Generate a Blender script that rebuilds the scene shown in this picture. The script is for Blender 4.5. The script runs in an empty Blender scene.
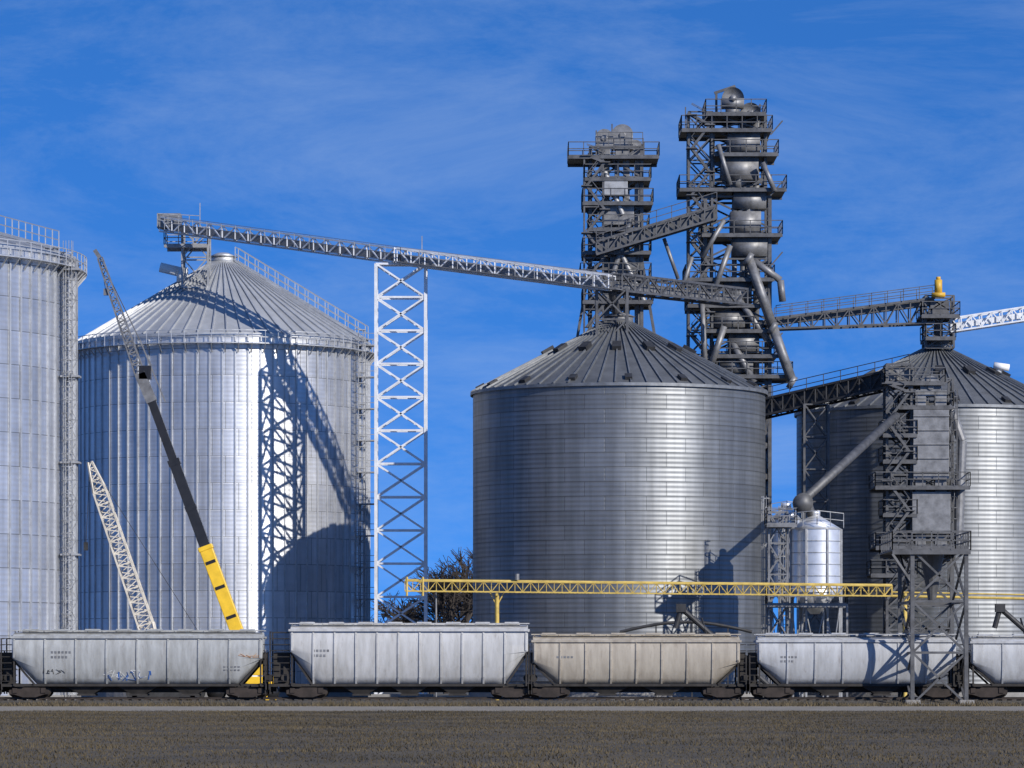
import bpy, math, random
import numpy as np
from mathutils import Vector, Matrix
random.seed(7)
F=4000.0; CAMH=1.7; HY=678.0
def W(px,py,Y):
    """survey helper: plan distance Y and measured bearings -> world metres"""
    return Vector(((px-512)*Y/F, Y, CAMH+(HY-py)*Y/F))
scene=bpy.context.scene
# ------------------------------------------------------------ materials
def newmat(name):
    m=bpy.data.materials.new(name); m.use_nodes=True
    nt=m.node_tree; b=nt.nodes['Principled BSDF']; return m,nt,b
def paint(name,col,rough=.6,metal=0.0,var=.25,scale=1.5,dirt=None,bump=0.0,streak=False,rust=None):
    m,nt,b=newmat(name); L=nt.links.new
    tc=nt.nodes.new('ShaderNodeTexCoord'); mp=nt.nodes.new('ShaderNodeMapping')
    if streak: mp.inputs['Scale'].default_value=(1.6,1.6,.25)
    n=nt.nodes.new('ShaderNodeTexNoise'); n.inputs['Scale'].default_value=scale; n.inputs['Detail'].default_value=7; n.inputs['Roughness'].default_value=.65
    r=nt.nodes.new('ShaderNodeValToRGB')
    d=dirt or tuple(c*(1-var*2) if var<.5 else c*.1 for c in col)
    r.color_ramp.elements[0].position=.3; r.color_ramp.elements[0].color=(*d,1)
    r.color_ramp.elements[1].position=.62; r.color_ramp.elements[1].color=(*[min(1,c*(1+var*.3)) for c in col],1)
    L(tc.outputs['Object'],mp.inputs['Vector']); L(mp.outputs[0],n.inputs['Vector'])
    L(n.outputs['Fac'],r.inputs[0]); out=r.outputs[0]
    if rust:
        m2=nt.nodes.new('ShaderNodeMapping'); m2.inputs['Scale'].default_value=(3.5,3.5,.5); m2.inputs['Location'].default_value=(7,3,1)
        n3=nt.nodes.new('ShaderNodeTexNoise'); n3.inputs['Scale'].default_value=1.3; n3.inputs['Detail'].default_value=8; n3.inputs['Roughness'].default_value=.75
        L(tc.outputs['Object'],m2.inputs['Vector']); L(m2.outputs[0],n3.inputs['Vector'])
        r3=nt.nodes.new('ShaderNodeValToRGB'); r3.color_ramp.elements[0].position=.56; r3.color_ramp.elements[0].color=(0,0,0,1); r3.color_ramp.elements[1].position=.76; r3.color_ramp.elements[1].color=(.6,.6,.6,1)
        L(n3.outputs['Fac'],r3.inputs[0])
        mx=nt.nodes.new('ShaderNodeMix'); mx.data_type='RGBA'; L(r3.outputs[0],mx.inputs['Factor']); L(out,mx.inputs['A']); mx.inputs['B'].default_value=(*rust,1); out=mx.outputs['Result']
    L(out,b.inputs['Base Color'])
    b.inputs['Roughness'].default_value=rough; b.inputs['Metallic'].default_value=metal
    if bump:
        bp=nt.nodes.new('ShaderNodeBump'); bp.inputs['Strength'].default_value=bump; bp.inputs['Distance'].default_value=.1
        n2=nt.nodes.new('ShaderNodeTexNoise'); n2.inputs['Scale'].default_value=scale*6; n2.inputs['Detail'].default_value=6
        L(tc.outputs['Object'],n2.inputs['Vector']); L(n2.outputs['Fac'],bp.inputs['Height']); L(bp.outputs[0],b.inputs['Normal'])
    return m
def galv(name,c1,c2,seam,bw,bh,rough,metal,mort=.035,aniso=.5,period=.37,cd=.01):
    m,nt,b=newmat(name); L=nt.links.new
    uv=nt.nodes.new('ShaderNodeUVMap'); uv.uv_map='UVMap'
    br=nt.nodes.new('ShaderNodeTexBrick'); br.inputs['Scale'].default_value=1; br.inputs['Brick Width'].default_value=bw
    br.inputs['Row Height'].default_value=bh; br.inputs['Mortar Size'].default_value=mort; br.inputs['Mortar Smooth'].default_value=.3
    br.inputs['Color1'].default_value=(*c1,1); br.inputs['Color2'].default_value=(*c2,1); br.inputs['Mortar'].default_value=(*seam,1)
    L(uv.outputs[0],br.inputs['Vector'])
    mp=nt.nodes.new('ShaderNodeMapping'); mp.inputs['Scale'].default_value=(1.3,.07,1); L(uv.outputs[0],mp.inputs['Vector'])
    n=nt.nodes.new('ShaderNodeTexNoise'); n.inputs['Scale'].default_value=1; n.inputs['Detail'].default_value=6; L(mp.outputs[0],n.inputs['Vector'])
    n2=nt.nodes.new('ShaderNodeTexNoise'); n2.inputs['Scale'].default_value=.35; n2.inputs['Detail'].default_value=8; n2.inputs['Roughness'].default_value=.7; L(uv.outputs[0],n2.inputs['Vector'])
    mr=nt.nodes.new('ShaderNodeMapRange'); mr.inputs[1].default_value=.3; mr.inputs[2].default_value=.7; mr.inputs[3].default_value=.78; mr.inputs[4].default_value=1.12; L(n.outputs['Fac'],mr.inputs[0])
    mr2=nt.nodes.new('ShaderNodeMapRange'); mr2.inputs[1].default_value=.3; mr2.inputs[2].default_value=.7; mr2.inputs[3].default_value=.85; mr2.inputs[4].default_value=1.1; L(n2.outputs['Fac'],mr2.inputs[0])
    mm=nt.nodes.new('ShaderNodeMath'); mm.operation='MULTIPLY'; L(mr.outputs[0],mm.inputs[0]); L(mr2.outputs[0],mm.inputs[1])
    sx=nt.nodes.new('ShaderNodeSeparateXYZ'); L(uv.outputs[0],sx.inputs[0])
    dv=nt.nodes.new('ShaderNodeMath'); dv.operation='DIVIDE'; dv.inputs[1].default_value=bh; L(sx.outputs['Y'],dv.inputs[0])
    fl=nt.nodes.new('ShaderNodeMath'); fl.operation='FLOOR'; L(dv.outputs[0],fl.inputs[0])
    wn=nt.nodes.new('ShaderNodeTexWhiteNoise'); wn.noise_dimensions='1D'; L(fl.outputs[0],wn.inputs['W'])
    mr4=nt.nodes.new('ShaderNodeMapRange'); mr4.inputs[3].default_value=.93; mr4.inputs[4].default_value=1.06; L(wn.outputs['Value'],mr4.inputs[0])
    m2=nt.nodes.new('ShaderNodeMath'); m2.operation='MULTIPLY'; L(mm.outputs[0],m2.inputs[0]); L(mr4.outputs[0],m2.inputs[1])
    vm=nt.nodes.new('ShaderNodeVectorMath'); vm.operation='SCALE'; L(br.outputs['Color'],vm.inputs[0]); L(m2.outputs[0],vm.inputs['Scale'])
    L(vm.outputs[0],b.inputs['Base Color'])
    b.inputs['Metallic'].default_value=metal
    mr3=nt.nodes.new('ShaderNodeMapRange'); mr3.inputs[3].default_value=rough-.06; mr3.inputs[4].default_value=rough+.08; L(n2.outputs['Fac'],mr3.inputs[0]); L(mr3.outputs[0],b.inputs['Roughness'])
    b.inputs['Anisotropic'].default_value=aniso; b.inputs['Anisotropic Rotation'].default_value=.25
    tg=nt.nodes.new('ShaderNodeTangent'); tg.direction_type='RADIAL'; tg.axis='Z'; L(tg.outputs[0],b.inputs['Tangent'])
    bp=nt.nodes.new('ShaderNodeBump'); bp.inputs['Strength'].default_value=.4; bp.inputs['Distance'].default_value=.02
    L(br.outputs['Fac'],bp.inputs['Height']); bp.invert=True
    mu=nt.nodes.new('ShaderNodeMath'); mu.operation='MULTIPLY'; mu.inputs[1].default_value=2*math.pi/period; L(sx.outputs['Y'],mu.inputs[0])
    si=nt.nodes.new('ShaderNodeMath'); si.operation='SINE'; L(mu.outputs[0],si.inputs[0])
    b2=nt.nodes.new('ShaderNodeBump'); b2.inputs['Strength'].default_value=1; b2.inputs['Distance'].default_value=cd
    L(si.outputs[0],b2.inputs['Height']); L(bp.outputs[0],b2.inputs['Normal']); L(b2.outputs[0],b.inputs['Normal'])
    return m
M_wallL=galv('galvanised_wall_new',(.76,.77,.79),(.68,.69,.71),(.34,.345,.35),2.2,2.24,.48,.78,aniso=.5,period=.37,cd=.004)
M_wallC=galv('galvanised_wall_weathered',(.27,.28,.288),(.235,.245,.252),(.16,.168,.174),3.2,1.12,.53,.72,mort=.035,aniso=.5,period=.373,cd=.009)
M_roofL=paint('roof_sheet_new',(.43,.44,.45),.55,.4,.12,.35)
M_roofC=paint('roof_sheet_weathered',(.13,.135,.14),.6,.3,.2,.6)
M_ribL=paint('stiffener_galv',(.52,.53,.54),.5,.6,.12)
M_ribC=paint('roof_rib_weathered',(.22,.23,.24),.5,.5,.2)
M_white=paint('galvanised_truss',(.74,.75,.76),.5,.2,.12)
M_steel=paint('weathered_steel',(.12,.12,.122),.55,.35,.25)
M_steel2=paint('casing_grey',(.23,.23,.232),.5,.35,.25)
M_light=paint('ladder_galv',(.36,.365,.37),.55,.3,.2)
M_dark=paint('dark_steel',(.045,.045,.047),.6,.3,.25)
M_black=paint('black_paint',(.018,.018,.02),.35,0,.2)
M_yel=paint('yellow_paint',(.82,.52,.03),.4,0,.1)
M_yel2=paint('yellow_pipe_paint',(.62,.44,.10),.5,0,.2)
M_conc=paint('concrete',(.25,.24,.225),.85,0,.15,1,None,.3)
M_tank=paint('tank_galv',(.78,.78,.78),.38,.6,.08)
M_rust=paint('rusty_steel',(.045,.034,.028),.8,.2,.3)
M_wheel=paint('wheel_steel',(.07,.058,.05),.6,.5,.3)
M_wood=paint('tie_wood',(.07,.055,.042),.9,0,.3)
M_glass=paint('cab_glass',(.02,.03,.035),.1,0,.1)
M_cream=paint('cream_paint',(.66,.61,.52),.5,0,.15)
M_red=paint('red_paint',(.3,.06,.04),.5,0,.15)
M_blue=paint('graffiti_blue',(.05,.14,.4),.5,0,.1)
M_whitep=paint('white_paint',(.8,.8,.78),.5,0,.08)
M_orange=paint('graffiti_orange',(.6,.25,.03),.5,0,.1)
M_motor=paint('motor_yellow',(.6,.36,.04),.5,0,.15)
M_bark=paint('bark',(.045,.036,.03),.9,0,.2)
# ------------------------------------------------------------ mesh builder
class MB:
    def __init__(s): s.v=[]; s.f=[]
    def add(s,vs,fs):
        o=len(s.v); s.v+= [tuple(v) for v in vs]; s.f+=[tuple(i+o for i in f) for f in fs]
    def beam(s,p,q,w,h=None,up=None):
        h=h or w; p=Vector(p); q=Vector(q); a=q-p
        if a.length<1e-5: return
        a.normalize(); u=Vector(up) if up else (Vector((0,0,1)) if abs(a.z)<.98 else Vector((0,1,0)))
        sd=a.cross(u).normalized(); u=sd.cross(a)
        c=[]
        for e in (p,q):
            for i,j in((-1,-1),(1,-1),(1,1),(-1,1)): c.append(e+sd*(i*w/2)+u*(j*h/2))
        s.add(c,[(3,2,1,0),(4,5,6,7),(0,1,5,4),(1,2,6,5),(2,3,7,6),(3,0,4,7)])
    def box(s,c,d):
        x,y,z=c; a,b,e=[k/2 for k in d]
        s.beam((x,y,z-e),(x,y,z+e),d[0],d[1],up=(0,1,0))
    def tube(s,p,q,r,r2=None,n=10,cap=True):
        r2=r if r2 is None else r2; p=Vector(p); q=Vector(q); a=(q-p).normalized()
        u=Vector((0,0,1)) if abs(a.z)<.9 else Vector((1,0,0)); sd=a.cross(u).normalized(); u=sd.cross(a)
        vs=[]
        for e,rr in((p,r),(q,r2)):
            for i in range(n):
                t=2*math.pi*i/n; vs.append(e+sd*(math.cos(t)*rr)+u*(math.sin(t)*rr))
        fs=[(i,(i+1)%n,n+(i+1)%n,n+i) for i in range(n)]
        if cap: fs+= [tuple(range(n-1,-1,-1)),tuple(range(n,2*n))]
        s.add(vs,fs)
    def ring(s,cx,cy,r,z,w,h=None,n=64,a0=0,a1=2*math.pi):
        pts=[Vector((cx+r*math.cos(a0+(a1-a0)*i/n),cy+r*math.sin(a0+(a1-a0)*i/n),z)) for i in range(n+1)]
        for i in range(n): s.beam(pts[i],pts[i+1],w,h)
    def rail(s,pts,h=1.1,t=.05,step=1.5,levels=(.55,1.1)):
        for a,b in zip(pts[:-1],pts[1:]):
            a=Vector(a); b=Vector(b); n=max(1,int((b-a).length/step))
            for l in levels: s.beam(a+Vector((0,0,l*h/1.1)),b+Vector((0,0,l*h/1.1)),t)
            for i in range(n+1):
                p=a.lerp(b,i/n); s.beam(p,p+Vector((0,0,h)),t)
    def obj(s,name,mat,parent=None,smooth=False,bevel=0):
        me=bpy.data.meshes.new(name); me.from_pydata(s.v,[],s.f); me.materials.append(mat)
        if smooth:
            me.polygons.foreach_set('use_smooth',[True]*len(me.polygons))
        o=bpy.data.objects.new(name,me); scene.collection.objects.link(o)
        if smooth:
            try:
                bpy.context.view_layer.objects.active=o; o.select_set(True); bpy.ops.object.shade_auto_smooth(angle=math.radians(40)); o.select_set(False)
            except Exception: pass
        if bevel:
            bm=o.modifiers.new('bevel','BEVEL'); bm.width=bevel; bm.segments=2
        if parent:
            o.parent=parent; o.matrix_parent_inverse=Matrix.Translation(-parent.location)
        return o
def root(name,loc):
    e=bpy.data.objects.new(name,None); e.location=loc; e.empty_display_size=1; scene.collection.objects.link(e); return e
# ------------------------------------------------------------ trusses
def truss(mb,p,q,w,h,n,t=.12,tb=.07):
    p=Vector(p);q=Vector(q); a=(q-p).normalized(); sd=Vector((a.y,-a.x,0)).normalized()*(w/2); up=Vector((0,0,h))
    for s in(-1,1):
        mb.beam(p+sd*s,q+sd*s,t); mb.beam(p+sd*s+up,q+sd*s+up,t)
        for i in range(n+1):
            c=p.lerp(q,i/n)+sd*s; mb.beam(c,c+up,tb)
            if i<n:
                d=p.lerp(q,(i+1)/n)+sd*s
                if i%2: mb.beam(c,d+up,tb)
                else: mb.beam(c+up,d,tb)
    for i in range(n+1):
        c=p.lerp(q,i/n); mb.beam(c-sd,c+sd,tb); mb.beam(c-sd+up,c+sd+up,tb)
def ltower(mb,cx,cy,wx,wy,z0,z1,n,t=.2,tb=.1,pat='X',spread=1.0):
    def cor(z,i,j):
        k=1+(spread-1)*(z1-z)/(z1-z0); return Vector((cx+i*wx/2*k,cy+j*wy/2*k,z))
    cs=[(-1,-1),(1,-1),(1,1),(-1,1)]
    for i,j in cs: mb.beam(cor(z0,i,j),cor(z1,i,j),t,t)
    for k in range(n+1):
        z=z0+(z1-z0)*k/n
        for a in range(4):
            b=(a+1)%4; A=cor(z,*cs[a]);B=cor(z,*cs[b]); mb.beam(A,B,tb*1.1)
            if k<n:
                zz=z0+(z1-z0)*(k+1)/n; A2=cor(zz,*cs[a]);B2=cor(zz,*cs[b])
                if pat=='X': mb.beam(A,B2,tb); mb.beam(B,A2,tb)
                elif (k+a)%2: mb.beam(A,B2,tb)
                else: mb.beam(B,A2,tb)
def platform(mb,mr,x0,x1,y0,y1,z,t=.12):
    mb.box(((x0+x1)/2,(y0+y1)/2,z),(x1-x0,y1-y0,t))
    mb.beam((x0,y0,z-.15),(x1,y0,z-.15),.12,.25)
    mb.beam((x0,y1,z-.15),(x1,y1,z-.15),.12,.25)
    mr.rail([(x0,y0,z),(x1,y0,z),(x1,y1,z),(x0,y1,z),(x0,y0,z)],1.15,.07,1.2)
def stairs(mb,x0,x1,y,z0,z1,rise=2.6,w=.7):
    z=z0;k=0
    while z<z1-.1:
        zz=min(z+rise,z1); a,b=(x0,x1) if k%2==0 else (x1,x0)
        for yy in(y-w/2,y+w/2):
            mb.beam((a,yy,z),(b,yy,zz),.06,.2); mb.beam((a,yy,z+1),(b,yy,zz+1),.05)
        for i in range(8):
            f=i/8; mb.box((a+(b-a)*f,y,z+(zz-z)*f),(.25,w,.04))
        mb.box((b,y,zz),(.9,w*1.6,.08)); z=zz;k+=1
def ladder(mb,x,y,z0,z1,r=.4,dirn=(0,-1),cage=True):
    d=Vector((dirn[0],dirn[1],0)).normalized(); s=Vector((-d.y,d.x,0)); c=Vector((x,y,0))
    for k in(-1,1): mb.beam(c+s*.25*k+Vector((0,0,z0)),c+s*.25*k+Vector((0,0,z1)),.06)
    z=z0
    while z<z1: mb.beam(c-s*.25+Vector((0,0,z)),c+s*.25+Vector((0,0,z)),.035); z+=.35
    if cage:
        z=z0+2.3
        pts=[c+s*(r*math.cos(t))+d*(r*1.6*math.sin(t)) for t in [math.pi*i/6 for i in range(7)]]
        for p in pts[1:-1]: mb.beam(p+Vector((0,0,z)),p+Vector((0,0,z1+.8)),.035)
        while z<z1+.8:
            for a,b in zip(pts[:-1],pts[1:]): mb.beam(a+Vector((0,0,z)),b+Vector((0,0,z)),.06)
            z+=.9
# ------------------------------------------------------------ silos
def silo(cx,cy,R,He,Hr,kind):
    rt=root('grain_silo',(cx,cy,0))
    N=200
    me=bpy.data.meshes.new('wall'); vs=[];fs=[];uvs=[]
    z0=.5
    for i in range(N):
        t=math.pi/2+2*math.pi*i/N
        vs+= [(R*math.cos(t),R*math.sin(t),z0),(R*math.cos(t),R*math.sin(t),He)]
    for i in range(N):
        j=(i+1)%N; fs.append((2*i,2*j,2*j+1,2*i+1)); u0=2*math.pi*R*i/N;u1=2*math.pi*R*(i+1)/N
        uvs+=[(u0,z0),(u1,z0),(u1,He),(u0,He)]
    me.from_pydata(vs,[],fs); l=me.uv_layers.new(name='UVMap')
    for i,u in enumerate(uvs): l.data[i].uv=u
    me.polygons.foreach_set('use_smooth',[True]*len(me.polygons))
    me.materials.append(M_wallL if kind=='L' else M_wallC)
    o=bpy.data.objects.new('wall',me); scene.collection.objects.link(o); o.parent=rt
    b=MB(); b.tube((cx,cy,-.2),(cx,cy,.55),R+.35,n=80); b.obj('foundation',M_conc,rt)
    r=MB(); NR=120; ra=1.0; Ro=R+.18; Hz=He-.03
    vs=[];
    for i in range(NR):
        t=2*math.pi*i/NR; vs+=[(cx+Ro*math.cos(t),cy+Ro*math.sin(t),Hz),(cx+ra*math.cos(t),cy+ra*math.sin(t),He+Hr)]
    r.add(vs,[(2*i,2*((i+1)%NR),2*((i+1)%NR)+1,2*i+1) for i in range(NR)])
    r.obj('roof',M_roofL if kind=='L' else M_roofC,rt,True)
    rb=MB(); nr=66 if kind=='L' else 60
    for i in range(nr):
        t=2*math.pi*(i+.5)/nr; c,s_=math.cos(t),math.sin(t)
        rb.beam((cx+Ro*c,cy+Ro*s_,Hz+.06),(cx+ra*c,cy+ra*s_,He+Hr+.06),.1,.16)
    rb.ring(cx,cy,Ro,Hz-.08,.06,.24,n=NR)
    rb.obj('roof_ribs',M_ribL if kind=='L' else M_ribC,rt)
    cp=MB(); cp.tube((cx,cy,He+Hr-.1),(cx,cy,He+Hr+.5),1.15,n=24); cp.tube((cx,cy,He+Hr+.5),(cx,cy,He+Hr+.85),1.3,.5,n=24)
    cp.obj('roof_cap',M_steel2 if kind!='L' else M_ribL,rt,True)
    vt=MB()
    def onroof(t,f):
        rr=Ro+(ra-Ro)*f; return Vector((cx+rr*math.cos(t),cy+rr*math.sin(t),Hz+(Hr+.03)*f))
    if kind!='L':
        nv=14
        for i in range(nv):
            t=2*math.pi*(i+.37)/nv; f=.6
            p=onroof(t,f); q=onroof(t,f-.08)
            vt.beam(p+Vector((0,0,.25)),q+Vector((0,0,.2)),.7,.35)
        for i in range(16):
            t=2*math.pi*(i+.1)/16; p=onroof(t,.1);q=onroof(t,.04); vt.beam(p+Vector((0,0,.15)),q+Vector((0,0,.15)),.55,.25)
        vt.obj('roof_vents',M_dark,rt)
    if kind=='L':
        sf=MB(); ns=74 if R<14 else 94
        for i in range(ns):
            t=2*math.pi*(i+.3)/ns; c,s_=math.cos(t),math.sin(t)
            sf.beam((cx+(R+.05)*c,cy+(R+.05)*s_,.5),(cx+(R+.05)*c,cy+(R+.05)*s_,He-.1),.13,.11,up=(c,s_,0))
        sf.obj('stiffeners',M_ribL,rt)
        wk=MB(); z=He-.9; n=ns
        vs=[];
        for i in range(n):
            t=2*math.pi*i/n
            for rr,zz in((R+.12,z),(R+.75,z),(R+.75,z+.08),(R+.12,z+.08)): vs.append((cx+rr*math.cos(t),cy+rr*math.sin(t),zz))
        fs=[]
        for i in range(n):
            j=(i+1)%n
            for k in range(4): fs.append((4*i+k,4*j+k,4*j+(k+1)%4,4*i+(k+1)%4))
        wk.add(vs,fs)
        for i in range(n):
            t=2*math.pi*(i+.5)/n; c,s_=math.cos(t),math.sin(t)
            wk.beam((cx+(R+.12)*c,cy+(R+.12)*s_,z-.7),(cx+(R+.7)*c,cy+(R+.7)*s_,z-.03),.08)
            wk.beam((cx+(R+.73)*c,cy+(R+.73)*s_,z),(cx+(R+.73)*c,cy+(R+.73)*s_,z+1.1),.06)
        for zz in(.55,1.1): wk.ring(cx,cy,R+.73,z+zz,.055,n=n)
        wk.obj('eave_walkway',M_ribL,rt)
    return rt,onroof
XL,YL=(223-512)*345/F,345
RL=12.6; HL=30.4
r1,onL=silo(XL,YL,RL,HL,7.1,'L')
XF,YF,RF=-45.9,273.5,16.0
r2,onF=silo(XF,YF,RF,30.3,4.2,'L')
YC=319; XC=(619-512)*YC/F
r3,onC=silo(XC,YC,11.65,24.4,5.6,'C')
XR,YR=(936-512)*345/F,345
r4,onR=silo(XR,YR,12.0,24.5,5.6,'C')
# L silo fittings
def roofstair(on,t0,par):
    a=MB(); s=Vector((-math.sin(t0),math.cos(t0),0))*.5
    for sgn in(-1,1):
        A=on(t0,0)+s*sgn+Vector((0,0,.25)); B=on(t0,.98)+s*sgn+Vector((0,0,.25))
        a.beam(A,B,.08,.2); a.rail([A,B],1.2,.07,1.0)
    for i in range(45):
        p=on(t0,i/45)+Vector((0,0,.28)); a.beam(p-s,p+s,.25,.04)
    a.obj('roof_stair',M_ribL,par)
roofstair(onL,math.radians(-12),r1); roofstair(onF,math.radians(-19),r2)
a=MB()
th=math.radians(-26)
lx=XL+(RL+.5)*math.cos(th); ly=YL+(RL+.5)*math.sin(th)
ladder(a,lx,ly,1.0,HL,.5,(math.cos(th),math.sin(th)))
lx2=XL+(RL+.9)*math.cos(th+.12); ly2=YL+(RL+.9)*math.sin(th+.12)
for z in np.arange(3,HL,2.7):
    a.box((lx2-.2,ly2,z),(1.4,1.2,.1)); a.beam((lx2-.2,ly2,z),(XL+RL*math.cos(th+.1),YL+RL*math.sin(th+.1),z-.8),.08)
    a.rail([(lx2+.5,ly2-.6,z),(lx2-.9,ly2-.6,z)],1.0,.05,.7)
a.obj('ladder',M_light,r1)
a=MB(); zap=HL+7.1
ltower(a,XL-2.0,341.0,2.2,2.2,zap-2.6,40.0,2,.18,.1)
platform(a,a,XL-4.6,XL-.9,339.4,342.6,zap+1.0)
a.obj('apex_headframe',M_light,r1)
a=MB(); p=onL(math.radians(203),.78); a.tube(p+Vector((0,-1,.5)),p+Vector((-1.9,-1,.95)),.42,n=12); a.tube(p+Vector((0,-1,-.3)),p+Vector((0,-1,.9)),.5,n=12)
a.obj('roof_fan',M_whitep,r1,True)
a=MB(); th=math.radians(-14)
lx=XF+(RF+.35)*math.cos(th); ly=YF+(RF+.35)*math.sin(th)
ltower(a,lx+.35,ly,.7,.8,.2,29.9,22,.08,.05,'Z')
ladder(a,lx+.1,ly-.3,1,30.3,.38,(.3,-1))
for z in (16.2,22,10,29.2): a.box((lx+.3,ly,z),(1.3,1.3,.12))
a.obj('ladder',M_light,r2)
a=MB(); a.ring(XC,YC,11.8,1.6,.12,.3,n=90); a.obj('base_ring',M_ribC,r3)
# ------------------------------------------------------------ support tower and long conveyor
TY=323.0; TX=W(401,0,TY).x
rt=root('conveyor_support_tower',(TX,TY,0))
pA=W(166,232,339.5)
pB=W(401,264,TY); pC=W(612,291,316.5); pD=W(738,305,338)
a=MB(); ltower(a,TX,TY,4.0,1.4,.2,pB.z-.05,13,.26,.14,'X'); a.obj('lattice',M_white,rt)
a=MB(); a.box((TX,TY,.15),(5.2,2.8,.5)); a.obj('footing',M_conc,rt)
rt=root('overhead_conveyor',(TX,TY,35))
a=MB(); truss(a,pA,pB,1.6,1.2,18,.15,.09); truss(a,pB,pC,1.6,1.2,15,.15,.09); a.obj('bridge_truss',M_white,rt)
a=MB(); truss(a,pC,pD,1.8,1.3,10,.18,.12)
a.obj('bridge_truss_dark',M_steel,rt)
a=MB()
for p,q in((pA,pB),(pB,pC),(pC,pD)):
    a.beam(p+Vector((0,0,.5)),q+Vector((0,0,.5)),.7,.6); a.beam(p+Vector((0,-1.2,.03)),q+Vector((0,-1.2,.03)),.7,.06)
a.box(tuple(pA+Vector((.3,0,.9))),(2.0,1.6,1.2)); a.obj('conveyor_casing',M_steel2,rt)
a=MB()
for p,q in((pA,pB),(pB,pC)): a.rail([p+Vector((0,-1.5,.05)),q+Vector((0,-1.5,.05))],1.15,.045,1.6)
a.rail([pA+Vector((-.6,-1.5,.3)),pA+Vector((3,-1.5,.1))],1.1,.06,.8)
a.beam(W(200,225,339),W(200,203,339),.07); a.beam(W(422,262,TY),W(422,236,TY),.07)
a.obj('walkway_rail',M_light,rt)
a=MB(); a.rail([pC+Vector((0,-1.5,.05)),pD+Vector((0,-1.5,.05))],1.2,.07,1.3); a.obj('walkway_rail_dark',M_steel,rt)
a=MB(); ltower(a,pC.x,pC.y+.8,2.4,2.2,27.6,pC.z+.2,2,.2,.12); a.tube((XC,YC,30.0),(pC.x,pC.y,pC.z),.35,n=12); a.obj('apex_support',M_steel,rt)
# ------------------------------------------------------------ elevator tower 1
def S(px,Y): return (px-512)*Y/F
def Z(py,Y): return CAMH+(HY-py)*Y/F
def head(mb,x,y,z,w=1.5,d=1.2,h=1.6):
    mb.box((x,y,z+h*.3),(w,d,h*.6))
    n=12; vs=[];
    for yy in(y-d/2,y+d/2):
        for i in range(n+1):
            t=math.pi*i/n; vs.append((x+w/2*math.cos(t),yy,z+h*.6+w/2*math.sin(t)))
    fs=[(i,i+1,n+2+i,n+1+i) for i in range(n)]+[tuple(range(n+1)),tuple(range(2*n+1,n,-1))]
    mb.add(vs,fs)
    mb.tube((x,y-d/2-.12,z+h*.6),(x,y+d/2+.12,z+h*.6),.28,n=12)
Y1=343
rt=root('bucket_elevator_tower',(S(615,Y1),Y1,0))
a=MB();rr=MB();c=MB();g=MB()
x0,x1=S(590,Y1),S(641,Y1); cx=(x0+x1)/2
ltower(a,cx,Y1,x1-x0,4.2,0.3,Z(150,Y1),18,.28,.15,'X')
ltower(a,S(593,Y1),Y1-2.3,1.6,1.2,20,Z(160,Y1),12,.14,.09,'Z')
for sx,pp in((x0,576),(x1,655)):
    a.beam((sx,Y1-2.1,Z(262,Y1)),(S(pp,Y1),Y1-2.1,Z(345,Y1)),.24); a.beam((S(pp,Y1),Y1-2.1,Z(345,Y1)),(S(pp,Y1),Y1-2.1,.3),.24)
for zpx,xa,xb in((160,568,658),(182,584,650),(206,582,652),(232,588,648),(255,582,650),(280,580,650),(304,582,652)):
    platform(a,rr,S(xa,Y1),S(xb,Y1),Y1-3,Y1+2.6,Z(zpx,Y1))
for px in(606,626):
    c.box((S(px,Y1),Y1-1.2,(Z(340,Y1)+Z(158,Y1))/2),(.55,.6,Z(158,Y1)-Z(340,Y1)))
    c.box((S(px,Y1)+.9,Y1-1.2,Z(250,Y1)),(.4,.6,Z(160,Y1)-Z(340,Y1)))
c.box((S(604,Y1),Y1-.8,Z(154,Y1)),(1.0,.8,1.2)); c.box((S(622,Y1),Y1-.6,Z(154,Y1)),(1.2,.8,1.2))
head(c,S(604,Y1),Y1-.8,Z(150,Y1),1.5,1.1,1.4); head(c,S(622,Y1),Y1-.6,Z(151,Y1),1.8,1.2,2.0); head(c,S(635,Y1),Y1+.6,Z(156,Y1),1.3,1.2,1.2)
g.box((S(615,Y1),Y1-2.4,Z(192,Y1)),(2.0,1.2,1.2)); c.box((S(618,Y1),Y1-1.4,Z(218,Y1)),(2.6,2.0,1.7)); c.box((S(622,Y1),Y1-1.2,Z(268,Y1)),(2.2,1.8,1.5)); c.box((S(610,Y1),Y1-1.2,Z(242,Y1)),(1.8,1.8,1.2))
g.tube((S(604,Y1),Y1-2.5,Z(175,Y1)),(S(622,Y1),Y1-2.5,Z(218,Y1)),.22,n=10)
c.tube((S(630,Y1),Y1-2.6,Z(222,Y1)),(S(608,Y1),Y1-2.6,Z(290,Y1)),.26,n=10)
c.tube((S(612,Y1),Y1-2.6,Z(240,Y1)),(S(644,Y1),Y1-2.6,Z(306,Y1)),.25,n=10)
stairs(a,S(586,Y1),S(604,Y1),Y1-2.7,Z(330,Y1),Z(160,Y1),2.0)
a.beam((S(643,Y1),Y1,Z(158,Y1)),(S(643,Y1),Y1,Z(138,Y1)),.12); a.beam((S(612,Y1),Y1,Z(158,Y1)),(S(612,Y1),Y1,Z(124,Y1)),.12)
a.beam((S(596,Y1),Y1-1,Z(158,Y1)),(S(596,Y1),Y1-1,Z(132,Y1)),.12)
rr.rail([(S(597,Y1),Y1-1.8,Z(148,Y1)),(S(642,Y1),Y1-1.8,Z(148,Y1))],1.1,.06,.9)
a.obj('frame',M_steel,rt); rr.obj('railings',M_steel,rt); c.obj('elevator_casings',M_steel2,rt,bevel=.04); g.obj('distributor',M_light,rt,bevel=.03)
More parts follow.
